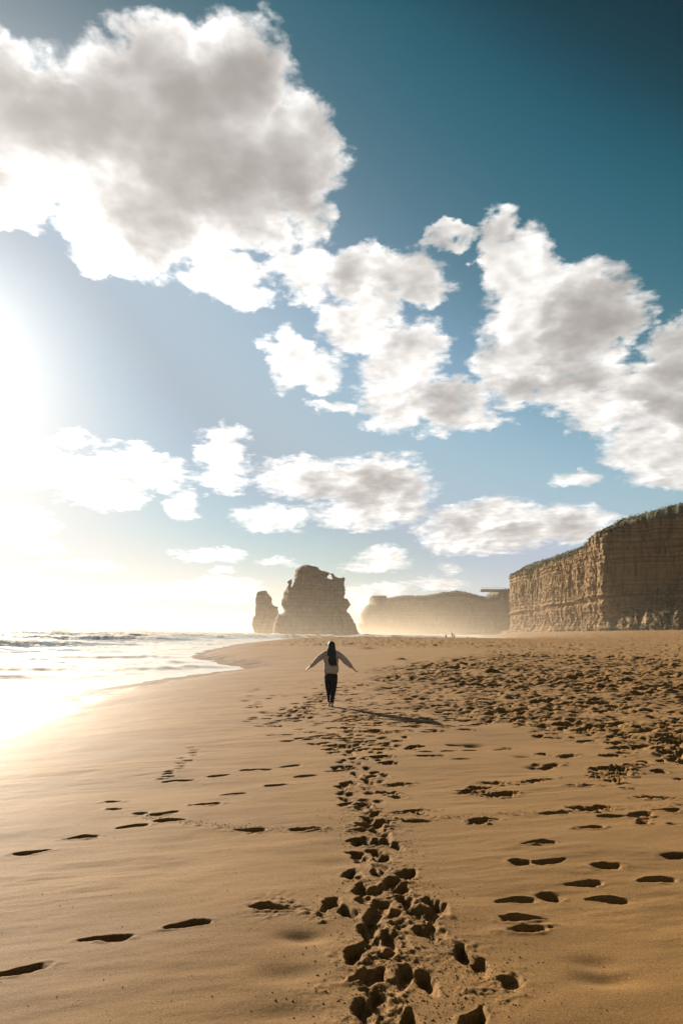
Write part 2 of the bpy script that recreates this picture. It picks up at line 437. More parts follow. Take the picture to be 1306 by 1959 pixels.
# walkers who crossed from the sea: soles lying roughly along the x direction
for (px, py, a) in ((40,1856,22),(205,1796,8),(358,1769,14),(520,1736,-6),(63,1630,22),(155,1603,18),(254,1581,20),(315,1556,20),(398,1538,20),(447,1519,12),
                    (530,1502,18),(585,1485,18),(350,1493,10),(420,1484,14),(480,1473,14),(555,1466,18),(325,1569,0),(480,1588,0),(585,1586,0),(700,1587,12),
                    (925,1568,10),(800,1571,4),(1125,1583,12),(1170,1561,6),(1275,1549,0),(1255,1683,16),(1115,1691,14),(1052,1648,16),
                    (1030,1612,8),(1160,1722,2),(985,1724,14),(1000,1757,10),(640,1475,6),(730,1450,6),(815,1446,8),(880,1452,6),(900,1436,5),(860,1437,4),(960,1435,5),
                    (1060,1556,6),(1230,1562,4),(640,1408,6),(632,1412,10),(500,1472,8)):
    stamp_px(px, py, 0.275 + 0.02 * random.random(), random.uniform(0.09, 0.115), R(a + random.uniform(-6, 6)), random.uniform(0.032, 0.058), rag=random.uniform(0.005, 0.016), rim=random.uniform(0.2, 0.6))
for (px, py, w, h_) in ((1160,1655,0.24,0.15),(995,1650,0.17,0.14),(1050,1718,0.16,0.15),(1012,1776,0.24,0.10),(1290,1638,0.22,0.12),(1285,1576,0.10,0.08),
                        (270,1556,0.13,0.09),(215,1534,0.12,0.05),(220,1548,0.12,0.05),(1285,1552,0.10,0.08),(1185,1500,0.07,0.05),(1192,1508,0.07,0.06),(1205,1500,0.05,0.05),(1207,1509,0.06,0.05)):
    stamp_px(px, py, w, h_, R(10), 0.05, kind=1)
# the beaten track in the middle, soles pointing along the beach
for (px, py) in ((722,1910),(715,1862),(675,1828),(745,1795),(703,1784),(818,1788),(828,1750),(840,1735),(715,1750),(728,1733),(773,1725),(630,1730),(665,1742),(745,1688),(785,1672),(670,1672),
                 (688,1700),(765,1702),(772,1870),(818,1883),(783,1957),(738,1958),(700,1936),(890,1828),(918,1850),(910,1950),(725,1643),(715,1632),(700,1610),(738,1598),
                 (683,1611),(757,1620),(716,1576),(702,1567),(690,1544),(668,1520),(708,1517),(660,1501),(706,1499),(650,1506),(680,1481),(716,1479),(655,1468),(701,1470),
                 (727,1440),(676,1451),(667,1427),(668,1438),(742,1422),(775,1410),(790,1398),(700,1452),(745,1458),(640,1470)):
    a = R(90 + random.uniform(-28, 28))
    x, y = stamp_px(px, py, 0.205 + 0.04 * random.random(), 0.095 + 0.02 * random.random(), a, 0.040 + 0.014 * random.random(), rag=0.016, rim=0.3)
    for k in range(60 if py > 1560 else 16):
        q = random.gauss(0, 0.16), random.gauss(0, 0.16); CLODS.append((x + q[0], y + q[1], 0.0016 + 0.0040 * random.random() ** 3))
    if random.random() < 0.25:
        stamp(x + random.gauss(0, 0.12), y + random.gauss(0, 0.15), a, 0.17, 0.11, 0.03, 0.02, 0.5, 1)
trail = smooth_line([(650, 1362), (668, 1420), (690, 1470), (685, 1520), (705, 1570), (715, 1620), (735, 1690), (750, 1760), (735, 1850), (730, 1950)], 12)
for k in range(95):
    p = trail[int(len(trail) * (k / 95.0) ** 1.25)]
    q = stamp_px(p[0] + random.gauss(0, 20 + (p[1] - 1360) * 0.03), p[1] + random.gauss(0, 6), random.uniform(0.14, 0.25), random.uniform(0.08, 0.12), R(90 + random.uniform(-45, 45)), random.uniform(0.018, 0.05), rag=0.022, rim=0.6, kind=random.choice((0, 0, 1)))
# lighter strays up the beach
for k in range(230):
    py = random.uniform(1288, 1400); px = random.uniform(655, 905)
    stamp_px(px, py, random.uniform(0.2, 0.3), 0.12, R(random.uniform(-25, 30)), 0.03 + 0.03 * random.random(), rag=0.03, rim=0.8)
for k in range(110):
    py = random.uniform(1362, 1440); px = 640 + (py - 1352) * 0.7 + random.gauss(0, 70)
    stamp_px(px, py, 0.25, 0.11, R(random.uniform(-20, 40)), 0.035 + 0.02 * random.random(), rag=0.02, rim=0.5)
for k in range(120):                                     # round her feet and off to the left
    t_ = random.random(); px = 560 + 90 * t_ + random.gauss(0, 14); py = 1372 - 62 * t_ + random.gauss(0, 7)
    stamp_px(px, py, 0.24, 0.13, R(random.uniform(0, 90)), 0.05, rag=0.03, rim=0.7)
for k in range(75):
    px = random.uniform(470, 650); py = random.uniform(1303, 1390)
    stamp_px(px, py, 0.25, 0.11, R(random.uniform(-10, 30)), 0.04, rag=0.02)
for k in range(14):
    px = 370 - k * 4 + random.gauss(0, 6); py = 1430 + k * 5.0
    stamp_px(px, py, 0.16, 0.08, R(15), 0.02, rag=0.02)
# walked-over ground on the right: hundreds of overlapping prints and scuffs
n = 0
while n < 7500:
    y = 7.0 + 55 * random.random() ** 1.3; x = random.uniform(0, 0.52) * y + 0.2
    a_, _ = churn_mask(np.array([x]), np.array([y]))
    n += 1
    if random.random() > a_[0] * 0.95 * patchy(np.array([x]), np.array([y]))[0] + 0.03: continue
    stamp(x, y, R(random.uniform(-30, 60)), random.uniform(0.16, 0.42) , random.uniform(0.09, 0.22), random.uniform(0.02, 0.09), 0.035, 0.8, random.choice((0, 1, 1)))
for (px, py) in ((1180, 1470), (1195, 1478), (1170, 1478), (1185, 1482), (1200, 1470), (1160, 1480)):
    for k in range(6):
        stamp_px(px + random.gauss(0, 9), py + random.gauss(0, 4), 0.16, 0.12, random.random() * 3, 0.07, rag=0.05, rim=1.2, kind=1)
# soft hollows
for (px, py, rad, dp) in ((580,1800,0.14,0.030),(550,1870,0.2,0.026),(560,1945,0.2,0.022),(1160,1890,0.16,0.03),(1140,1858,0.14,0.02),(640,1655,0.25,0.02),(905,1430,0.2,0.06),(1000,1455,0.15,0.04),(1030,1475,0.15,0.05)):
    x, y = at_z(px, py, 0.0)
    DEL -= dp * np.exp(-((BX - x) / rad) ** 2 - ((BY - y) / (rad * 0.55)) ** 2)
# crumbled sand beside the tracks
crm = np.zeros_like(H)
nearv = RRg < 22
for pts, wid in (([(640, 1420), (690, 1480), (690, 1540), (730, 1600), (740, 1680), (760, 1740), (760, 1800), (720, 1880), (740, 1990)], 0.30), ([(340, 1566), (480, 1588), (720, 1586), (800, 1572), (1000, 1564), (1306, 1553)], 0.09), ([(900, 1840), (890, 1990)], 0.22), ([(550, 1745), (600, 1760)], 0.25)):
    pl = [at_z(p[0], p[1], 0.0) for p in smooth_line(pts, 6)]
    dd = poly_dist(BX[nearv], BY[nearv], pl, closed=False)
    crm[nearv] = np.maximum(crm[nearv], np.exp(-(dd / wid) ** 2))
crm *= sstep(-0.25, 0.45, fbm(BX * 3.1, BY * 3.1, 3, 81))
H += crm * 0.013 * np.maximum(fbm(BX * 17, BY * 17, 3, 82, 0.6), -0.35)
damp = sstep(1.5, 4.0, SD)
H += (DEL + RIM) * damp
# line of drag marks crossing the track, with crumbs of sand
for (pts, wid, nn) in (([(270, 1556), (400, 1575), (560, 1588), (720, 1584), (900, 1568), (1100, 1560), (1306, 1553)], 0.05, 1800), ([(320, 1500), (480, 1474), (600, 1466), (760, 1450), (960, 1436)], 0.05, 300),
                       ([(640, 1560), (740, 1600), (740, 1640), (760, 1700), (790, 1740)], 0.16, 1200), ([(780, 1800), (790, 1840), (690, 1900), (720, 1950)], 0.2, 1000), ([(900, 1860), (880, 1900), (890, 1959)], 0.18, 700)):
    pl = smooth_line(pts, 30)
    for k in range(nn):
        p = pl[random.randrange(len(pl))]; x, y = at_z(p[0], p[1], 0.0)
        CLODS.append((x + random.gauss(0, wid), y + random.gauss(0, wid), 0.0016 + 0.0042 * random.random() ** 3))
for k in range(1200):
    y = 3.4 + 14 * random.random() ** 1.4; x = random.uniform(-0.52, 0.52) * y
    CLODS.append((x, y, 0.0015 + 0.003 * random.random() ** 3))

V = np.stack([BX, BY, H], -1).reshape(-1, 3)
F = grid_faces(NR, NC, wrap=True)
beach = mesh_np('beach', np.concatenate([V, [[0, 0, float(H[0].mean())]]]), F, SAND)
wet = 1 - sstep(0.2, 3.2 + 1.0 * fbm(BX * 0.3, BY * 0.3, 2, 91), SD)
wet = np.maximum(0.8 * wet, 0.25 * (1 - sstep(2, 9, SD)))
float_attr(beach, 'wet', np.append(np.clip(wet, 0, 1).ravel(), 0))
tag(beach, 'golden sand beach trodden with footprints', kind='structure')

# ------------------------------------------------------------------ sea
def make_water():
    mt, t, b = new_mat('sea_water')
    geo = t.n.new('ShaderNodeNewGeometry').outputs['Position']
    fo = t.n.new('ShaderNodeAttribute'); fo.attribute_name = 'foam'; fo = fo.outputs['Fac']
    st = t.mapping(geo, scale=(0.25, 0.9, 1), rot=(0, 0, R(-18)))
    lace = t.noise(st, 0.9, 6, 0.65, 0.8)
    lace2 = t.noise(geo, 2.2, 5, 0.6, 1.2)
    f = t.math('ADD', fo, t.math('ADD', t.math('MULTIPLY', t.math('SUBTRACT', lace, 0.5), 1.6), t.math('MULTIPLY', t.math('SUBTRACT', lace2, 0.5), 0.7)))
    foam = t.mapr(f, 0.42, 0.70)
    t.put(b.inputs['Base Color'], t.mix(foam, (0.030, 0.050, 0.052), (0.33, 0.33, 0.325)))
    t.put(b.inputs['Roughness'], t.mapr(foam, 0, 1, 0.10, 0.75, False))
    b.inputs['IOR'].default_value = 1.33
    h = t.math('ADD', t.noise(st, 3.0, 5, 0.6), t.math('MULTIPLY', foam, 0.25))
    bump(t, b, h, 0.35, 0.08)
    return mt
WATER = make_water()
th2 = np.concatenate([np.linspace(-np.pi, -0.62, 50, endpoint=False), np.linspace(-0.62, 0.40, 560), np.linspace(0.40, np.pi, 51)[1:-1]])
r2 = np.concatenate([logrows(6, 14, 0.03), logrows(14, 80, 0.008), logrows(80, 900, 0.010), logrows(900, 40000, 0.06), [45000]])
RG, TG = np.meshgrid(r2, th2, indexing='ij')
SX, SY = RG * np.sin(TG), RG * np.cos(TG)
D2 = -shore_signed(SX, SY)                              # distance out to sea
off = sstep(6, 45, D2)
wx = -0.55; wy = 0.83                                   # swell comes in from out there
ph = SX * wx + SY * wy + 3.0 * fbm(SX * 0.02, SY * 0.02, 2, 101)
def crest(p, lam, sharp=3): return ((np.sin(p * 2 * np.pi / lam) * 0.5 + 0.5) ** sharp)
fade = 1 - sstep(500, 2500, RG)
amp = off * fade
c1 = crest(ph, 27.0, 4) * (0.55 + 0.6 * sstep(-0.2, 0.4, fbm(SX * 0.012 + 5, SY * 0.03, 2, 111)))
Z = amp * (1.35 * c1 + 0.28 * crest(ph + 0.5 * SX, 11.0, 2) + 0.34 * fbm(SX * 0.16, SY * 0.3, 5, 121, 0.6))
Z -= amp * 0.35
calm = sstep(0, 6, D2) * (1 - off)
cr2 = crest(ph + 2.2 * fbm(SX * 0.08, SY * 0.08, 3, 5), 8.5, 7) * sstep(-0.25, 0.3, fbm(SX * 0.05, SY * 0.12, 2, 6))
Z += 0.26 * calm * cr2 + 0.05 * calm * fbm(SX * 0.7, SY * 0.9, 4, 8)
# the swash: a thin sheet that ends in a low lip
lip = np.exp(-((D2 - 0.35) / 0.35) ** 2)
D2n = D2 + 0.35 * fbm(SX * 0.5, SY * 0.5, 4, 15)
lip = np.exp(-((D2n - 0.35) / 0.30) ** 2)
Z += 0.035 * lip * (0.6 + 0.5 * fbm(SX * 0.8, SY * 0.8, 2, 7))
Z += 0.05 * np.exp(-((D2 - 5.5 - 1.5 * fbm(SX * 0.08, SY * 0.08, 2, 9)) / 0.5) ** 2)
foamv = 0.55 * np.clip(c1 - 0.55, 0, 1) * 2 * off * fade + 0.52 * (1 - sstep(3.0, 22, D2)) + 0.5 * cr2 * calm + 0.30 * (1 - sstep(20, 260, D2)) + 0.12 * (1 - sstep(200, 900, D2)) + 0.5 * lip
keep = D2 > -3.0
far_hide = np.where(D2 < -0.3, -0.25, 0.0)
Zs = SEA_Z + Z + far_hide
F2 = grid_faces(len(r2), len(th2), wrap=True)
kf = keep.ravel()[F2].any(1)
F2 = F2[kf]
used = np.unique(F2); remap = np.full(SX.size, -1); remap[used] = np.arange(len(used))
sea = mesh_np('sea', np.stack([SX, SY, Zs], -1).reshape(-1, 3)[used], remap[F2], WATER)
float_attr(sea, 'foam', np.clip(foamv, 0, 1.2).ravel()[used])
tag(sea, 'bright surf and foam under the low sun', kind='structure')

# ------------------------------------------------------------------ rock
def make_rock(name, c1, c2, c3, veg=0.0):
    mt, t, b = new_mat(name)
    geo = t.n.new('ShaderNodeNewGeometry')
    p = geo.outputs['Position']; z = t.sep(p)[2]
    warp = t.math('MULTIPLY', t.noise(p, 0.05, 3), 4.0)
    zz = t.math('ADD', z, warp)
    lay = t.noise(t.comb(0, 0, zz), 0.55, 5, 0.65)
    streak = t.noise(t.mapping(p, scale=(0.5, 0.5, 0.05)), 1.0, 5, 0.6)
    blot = t.noise(p, 0.12, 5, 0.6)
    c = t.mix(t.mapr(lay, 0.38, 0.60), tuple(x * 0.85 for x in c1), tuple(x * 1.05 for x in c2))
    c = t.mix(t.mapr(streak, 0.48, 0.72), c, c3)
    c = t.mix(t.mapr(blot, 0.45, 0.75, 0, 0.5), c, tuple(x * 0.6 for x in c1))
    if veg:
        at = t.n.new('ShaderNodeAttribute'); at.attribute_name = 'veg'
        vn = t.noise(p, 0.5, 4, 0.7)
        vf = t.mapr(t.math('ADD', at.outputs['Fac'], t.math('MULTIPLY', t.math('SUBTRACT', vn, 0.5), 1.0)), 0.4, 0.6)
        c = t.mix(vf, c, t.mix(t.noise(p, 1.2, 4), (0.035, 0.040, 0.014), (0.10, 0.085, 0.035)))
    t.put(b.inputs['Base Color'], c)
    b.inputs['Roughness'].default_value = 0.92
    b.inputs['Specular IOR Level'].default_value = 0.2
    h = t.math('ADD', t.math('MULTIPLY', lay, 0.7), t.math('ADD', t.math('MULTIPLY', streak, 0.6), t.noise(p, 1.3, 5, 0.7)))
    bump(t, b, h, 0.9, 0.5)
    return mt
ROCK = make_rock('cliff_sandstone', (0.165, 0.100, 0.042), (0.265, 0.166, 0.072), (0.104, 0.060, 0.026), 1)
STACK_ROCK = make_rock('stack_limestone', (0.17, 0.108, 0.054), (0.23, 0.150, 0.080), (0.125, 0.080, 0.040), 1)

def inflate(name, poly, D, half, edge, res, mat, hole=None, back=1.0, seed=0, vegline=None):
    """solid rock from its outline: rounded edges, real thickness, bedded and fissured faces"""
    P = [at_y(px, py, D) for px, py in poly]
    Hh = [at_y(px, py, D) for px, py in hole] if hole else None
    xs = [p[0] for p in P]; zs = [p[1] for p in P]
    gx = np.arange(min(xs) - res, max(xs) + 2 * res, res); gz = np.arange(min(zs) - res, max(zs) + 2 * res, res)
    X, Zz = np.meshgrid(gx, gz, indexing='ij')
    jx = 0.35 * fbm(X * 0.25, Zz * 0.9, 3, seed + 1); jz = 0.2 * fbm(X * 0.6, Zz * 0.6, 2, seed + 2)
    ins = poly_in(X + jx, Zz + jz, P)
    d = poly_dist(X + jx, Zz + jz, P)
    if Hh:
        ins &= ~poly_in(X, Zz, Hh); d = np.minimum(d, poly_dist(X, Zz, Hh))
    cell = ins[:-1, :-1] & ins[1:, :-1] & ins[:-1, 1:] & ins[1:, 1:]
    vin = np.zeros_like(ins)
    for a, b_ in ((0, 0), (1, 0), (0, 1), (1, 1)):
        vin[a:a + cell.shape[0], b_:b_ + cell.shape[1]] |= cell
    cnt = np.zeros(ins.shape, int)
    for a, b_ in ((0, 0), (1, 0), (0, 1), (1, 1)):
        cnt[a:a + cell.shape[0], b_:b_ + cell.shape[1]] += cell
    border = vin & (cnt < 4)
    tn = np.clip(d / edge, 0, 1)
    T = half * np.sqrt(np.clip(1 - (1 - tn) ** 2, 0, 1)) ** 0.8
    bed = pn(np.zeros_like(Zz), Zz * 0.55 + 0.05 * fbm(X * 0.1, Zz * 0.1, 2, seed), seed + 3)
    rel = 1.1 * bed + 2.2 * fbm(X * 0.10, Zz * 0.03, 4, seed + 4) + 0.8 * fbm(X * 0.5, Zz * 0.4, 3, seed + 5)
    crack = -1.8 * np.exp(-(fbm(X * 0.08, Zz * 0.012, 3, seed + 6) / 0.05) ** 2)
    T1 = np.where(border, 0.0, np.maximum(T + sstep(0, 0.5, tn) * (rel + crack), 0.05))
    T2 = np.where(border, 0.0, np.maximum(T * back + sstep(0, 0.5, tn) * np.roll(rel, 7, 0), 0.05))
    fi = np.full(ins.shape, -1); fi[vin] = np.arange(vin.sum()); nf = vin.sum()
    bi = fi.copy(); inner = vin & ~border; bi[inner] = nf + np.arange(inner.sum())
    VA = np.stack([X[vin], D - T1[vin], Zz[vin]], -1); VB = np.stack([X[inner], D + T2[inner], Zz[inner]], -1)
    def quads(ix): return np.stack([ix[:-1, :-1][cell], ix[1:, :-1][cell], ix[1:, 1:][cell], ix[:-1, 1:][cell]], -1)
    FF = np.concatenate([quads(fi), quads(bi)[:, ::-1]])
    o = mesh_np(name, np.concatenate([VA, VB]), FF, mat)
    VV = np.concatenate([VA, VB])
    top = {}
    zt = np.where(vin, Zz, -1e9).max(1)                  # height of the top above each column
    col_i = np.clip(np.searchsorted(gx, VV[:, 0]), 0, len(gx) - 1)
    below = zt[col_i] - VV[:, 2]
    vg = 1 - sstep(0.5, vegline or 3.0, below)
    float_attr(o, 'veg', vg * (1.0 if vegline else 0.7))
    return o
def z8(L): return [(470 + x / 5.678, 1060 + y / 5.678) for x, y in L]
def z7(L): return [(640 + x / 3.628, 1100 + y / 3.628) for x, y in L]
main_out = z8([(235,1010),(285,870),(300,780),(325,700),(355,643),(385,642),(408,630),(412,605),(400,580),(380,560),(385,510),(405,450),(410,410),(435,375),(455,345),(460,322),(445,320),(470,285),(505,262),
  (508,290),(498,352),(507,355),(520,300),(528,220),(530,190),(555,160),(600,125),(665,115),(720,124),(745,135),(790,140),(800,160),(830,180),(880,190),(915,203),(950,210),(985,245),(1010,258),(1040,255),
  (1070,245),(1080,255),(1075,330),(1088,390),(1085,430),(1075,465),(1110,490),(1130,525),(1153,550),(1130,575),(1105,605),(1100,620),(1130,645),(1160,690),(1190,750),(1210,810),(1240,870),(1262,920),(1275,1010)])
s1 = inflate('sea_stack', main_out, 385, 15, 9, 0.42, STACK_ROCK, hole=z8([(886,250),(908,222),(918,222),(942,274),(905,264)]), seed=200)
tag(s1, 'tall broad sea stack with a small window near its flat top', 'sea stack', 'sea stacks in the surf')
s2 = inflate('sea_stack', z8([(85,1010),(95,930),(90,860),(60,770),(70,720),(80,675),(97,665),(105,540),(103,500),(110,440),(130,405),(170,396),(235,395),(238,415),(270,450),(285,480),(292,530),(310,560),
  (350,565),(357,610),(362,640),(395,668),(430,700),(460,800),(480,1010)]), 440, 9, 7, 0.45, STACK_ROCK, seed=230)
tag(s2, 'slim leaning sea stack on the seaward side of the broad one', 'sea stack', 'sea stacks in the surf')
head = inflate('headland', z7([(200,470),(185,425),(165,365),(160,335),(180,325),(178,270),(195,240),(220,205),(240,195),(245,150),(255,142),(300,138),(360,140),(368,157),(420,145),(480,138),(560,141),(620,138),
  (700,125),(760,115),(790,117),(820,106),(860,112),(900,118),(950,130),(1000,142),(1045,151),(1060,144),(1085,139),(1110,128),(1130,101),(1225,92),(1300,86),(1420,70),(1600,60),(1900,50),(2300,50),(2300,480)]), 900, 34, 26, 1.0, STACK_ROCK,
  hole=z7([(328,158),(336,153),(341,160),(334,166)]), back=4.0, seed=260, vegline=15)
tag(head, 'far headland with scrub along its top', kind='structure')

# ------------------------------------------------------------------ the near cliff
path = smooth_line([(330, 760), (215, 690), (152, 600), (137.5, 545), (141, 500), (144, 455), (147, 420), (150, 392), (153, 385), (166, 376), (182, 366), (205, 352), (250, 320), (310, 240), (345, 120), (350, -60), (330, -300)], 40)
seg = np.r_[0, np.cumsum(np.hypot(*np.diff(path, axis=0).T))]
# sample densely where the photograph looks
want = []
s_ = 0.0
while s_ < seg[-1]:
    x = np.interp(s_, seg, path[:, 0]); y = np.interp(s_, seg, path[:, 1])
    want.append(s_); s_ += 0.42 if (340 < y < 600) else 3.0
want = np.array(want)
PX, PY = np.interp(want, seg, path[:, 0]), np.interp(want, seg, path[:, 1])
tx, ty = np.gradient(PX, want), np.gradient(PY, want)
tx, ty = [np.convolve(np.pad(a, 6, 'edge'), np.ones(13) / 13, 'valid') for a in (tx, ty)]
ln = np.hypot(tx, ty); NX, NY = ty / ln, -tx / ln                    # outward (towards the sea / camera)
# crest height along the path, read off the skyline
key = [(760, 48), (600, 52), (545, 55.5), (500, 56.5), (455, 57.5), (425, 58.5), (412, 60), (404, 62), (397, 64.5), (385, 67), (376, 70.5), (366, 74.5), (352, 78), (320, 80), (0, 82), (-300, 82)]
HT = np.interp(-PY, [-k[0] for k in key], [k[1] for k in key])
S1 = want[:, None]
prof = np.r_[np.linspace(0, 1, 150), 1 + np.linspace(0.01, 1, 26) ** 1.5]
TT = prof[None, :]
base = 0.0 + np.interp(PY, [0, 340, 400, 545, 700], [2.0, 3.0, 2.0, -1.5, -3])[:, None]
capz = 6.0
wallz = base + (HT[:, None] - capz - base) * np.minimum(TT, 1)
over = np.clip(TT - 1, 0, 1)
Zc = wallz + capz * np.sin(np.minimum(over * 6, 1) * np.pi / 2) + 5 * over
inward = 1.5 * np.minimum(TT, 1) ** 1.5 + over * 70 + 2.0 * np.sin(np.minimum(over * 6, 1) * np.pi / 2)
z1 = Zc + 0.4 * fbm(S1 * 0.03, Zc * 0.02, 2, 300)
bed = pn(np.zeros_like(z1) + 3.3, z1 * 0.22, 301) * 0.6 + pn(np.zeros_like(z1), z1 * 0.75, 302) * 0.4
ledge = (0.5 + 0.9 * sstep(-0.2, 0.5, fbm(S1 * 0.05, S1 * 0, 2, 316))) * np.exp(-((z1 - 17.0 - 0.035 * (S1 - 250)) / 0.8) ** 2) - 0.9 * np.exp(-((z1 - 14.6 - 0.035 * (S1 - 250)) / 1.2) ** 2)
flute = 0.9 * fbm(S1 * 0.11, Zc * 0.018, 3, 303, 0.6) + 0.65 * (0.35 - np.abs(fbm(S1 * 0.42 + 0.4 * fbm(S1 * 0.1, Zc * 0.1, 2, 315), Zc * 0.022, 3, 304, 0.6))) + 0.5 * fbm(S1 * 0.9, Zc * 0.12, 3, 314)
big = 3.0 * fbm(S1 * 0.022, Zc * 0.006, 2, 305)
ck = fbm(S1 * 0.07, Zc * 0.010, 3, 306)
crack = -2.4 * np.exp(-(ck / 0.045) ** 2) - 1.2 * np.exp(-(fbm(S1 * 0.2, Zc * 0.02, 3, 317) / 0.04) ** 2)
fine = 0.45 * fbm(S1 * 0.9, Zc * 0.35, 4, 307, 0.6)
wallw = np.where(TT <= 1, 1.0, np.clip(1 - over * 8, 0, 1))
corner = np.interp(PY, [380, 388, 400, 428, 432], [0, 2.5, 3.0, 1.5, 0])[:, None] * sstep(0, 0.15, TT)   # buttress before the corner
rough = 0.9 * fbm(S1 * 0.25, Zc * 0.25, 4, 308) * (1 - sstep(0.1, 0.45, TT))
out = (bed + ledge + flute + big + crack + fine + corner + rough) * wallw
lower = 4.5 * (1 - sstep(0.0, 0.22 + 0.05 * fbm(S1 * 0.05, S1 * 0, 2, 309), TT)) ** 1.4
out = out + lower - inward
# crumbly edge at the top
Zc = Zc + np.where(TT > 0.93, 0.8 * fbm(S1 * 0.25, over * 9 + 2, 3, 310), 0)
VX = PX[:, None] + NX[:, None] * out; VY = PY[:, None] + NY[:, None] * out
cliff = mesh_np('cliff', np.stack([VX, VY, Zc], -1).reshape(-1, 3), grid_faces(len(want), len(prof))[:, ::-1], ROCK)
tag(cliff, 'ochre sandstone cliff above the beach', kind='structure')
veg = sstep(0.95, 1.01, TT + 0.05 * fbm(S1 * 0.08, TT * 6, 3, 311))
float_attr(cliff, 'veg', (veg + 0 * S1).ravel())

# talus: steep vegetated apron under the shaded face
iA = np.where((PY < 398) & (PY > 150) & (PX > 140))[0]
sA0, sA1 = want[iA[0]], want[iA[-1]]
Ss = np.arange(sA0 - 3, sA0 + 110, 0.45); Uu = np.linspace(0, 1, 70)
ax, ay = np.interp(Ss, want, PX), np.interp(Ss, want, PY); anx, any_ = np.interp(Ss, want, NX), np.interp(Ss, want, NY)
ah = np.interp(Ss - sA0, [-3, 2, 10, 18, 26, 40, 60, 110], [0.5, 4, 9, 14, 19, 27, 32, 34]) * (1 + 0.25 * fbm(Ss * 0.09, Ss * 0, 3, 320))
az0 = np.interp(ay, [0, 340, 400, 545], [1.5, 2.6, 1.6, -1.5])
UU, SS = Uu[None, :], Ss[:, None]
aw = 8.0 + ah[:, None] * 1.0
zz_ = az0[:, None] - 0.8 + (ah[:, None] + 0.8) * UU ** 1.25
oo = aw * (1 - UU) - 2.5 * UU + 1.2
g1 = fbm(SS * 0.16 + 0.5 * UU, UU * 1.1, 4, 321, 0.6); g2 = fbm(SS * 0.5, UU * 9, 4, 322, 0.6)
oo = oo + (1.9 * g1 + 0.9 * g2) * np.sin(np.pi * np.clip(UU * 0.9 + 0.1, 0, 1)) ** 0.6
tal = mesh_np('talus_slope', np.stack([ax[:, None] + anx[:, None] * oo, ay[:, None] + any_[:, None] * oo, zz_ + 0.5 * g2], -1).reshape(-1, 3), grid_faces(len(Ss), len(Uu))[:, ::-1], ROCK, cliff)
float_attr(tal, 'veg', (0.42 + 0.35 * g2 - 0.35 * sstep(0.2, -0.4, g1) + 0 * SS).ravel())

# ------------------------------------------------------------------ scrub and shrubs
def make_leaf(name, c1, c2):
    mt, t, b = new_mat(name)
    p = t.n.new('ShaderNodeNewGeometry').outputs['Position']
    t.put(b.inputs['Base Color'], t.mix(t.noise(p, 0.8, 3), c1, c2))
    b.inputs['Roughness'].default_value = 0.75
    b.inputs['Specular IOR Level'].default_value = 0.25
    return mt
SCRUB = make_leaf('coastal_scrub', (0.030, 0.034, 0.012), (0.11, 0.088, 0.036))
SHRUB = make_leaf('shrub_leaf', (0.022, 0.028, 0.012), (0.060, 0.060, 0.025))
def leaf_quads(C, size, seed):
    g = np.random.default_rng(seed); n = len(C)
    a = g.normal(size=(n, 3)); a /= np.linalg.norm(a, axis=1)[:, None]
    b_ = np.cross(a, g.normal(size=(n, 3))); b_ /= np.linalg.norm(b_, axis=1)[:, None]
    sz = np.asarray(size)[:, None] * g.uniform(0.6, 1.3, (n, 1))
    V = np.stack([C - a * sz, C + b_ * sz * 0.45, C + a * sz, C - b_ * sz * 0.45], 1).reshape(-1, 3)
    return V, np.arange(4 * n).reshape(-1, 4)
cv = np.stack([VX, VY, Zc], -1)
sel = np.argwhere((TT + 0 * S1 > 0.985) & (TT + 0 * S1 < 1.5) & (PY[:, None] > 330) & (PY[:, None] < 610))
pick = sel[rng.integers(0, len(sel), 16000)]
C = cv[pick[:, 0], pick[:, 1]] + rng.normal(0, 0.35, (len(pick), 3)) + np.c_[np.zeros((len(pick), 2)), rng.uniform(0, 0.9, len(pick)) ** 2 * 1.0]
V, F = leaf_quads(C, np.full(len(C), 0.45), 1)
o = mesh_np('clifftop_scrub', V, F, SCRUB, cliff, smooth=False); tag(o, kind='stuff')
tv = np.empty(len(tal.data.vertices) * 3, np.float32); tal.data.vertices.foreach_get('co', tv); tv = tv.reshape(-1, 3)
pick = tv[rng.integers(0, len(tv), 15000)]
dens = fbm(pick[:, 0] * 0.18, pick[:, 2] * 0.25, 3, 330) + 0.25 * fbm(pick[:, 0] * 0.6, pick[:, 2] * 0.6, 2, 331)
pick = pick[dens > -0.02]
C = pick + rng.normal(0, 0.3, pick.shape) + np.array([-0.3, -0.5, 0.3])
V, F = leaf_quads(C, np.full(len(C), 0.5), 2)
o = mesh_np('talus_scrub', V, F, SCRUB, cliff, smooth=False); tag(o, kind='stuff')
hv = np.empty(len(head.data.vertices) * 3, np.float32); head.data.vertices.foreach_get('co', hv); hv = hv.reshape(-1, 3)
hg = np.empty(len(hv), np.float32); head.data.attributes['veg'].data.foreach_get('value', hg)
cand = hv[(hg > 0.5) & (hv[:, 0] > 130) & (hv[:, 0] < 330)]
pick = cand[rng.integers(0, len(cand), 5000)]
V, F = leaf_quads(pick + rng.normal(0, 0.6, pick.shape), np.full(len(pick), 1.0), 3)
o = mesh_np('headland_scrub', V, F, SCRUB, head, smooth=False); tag(o, kind='stuff')

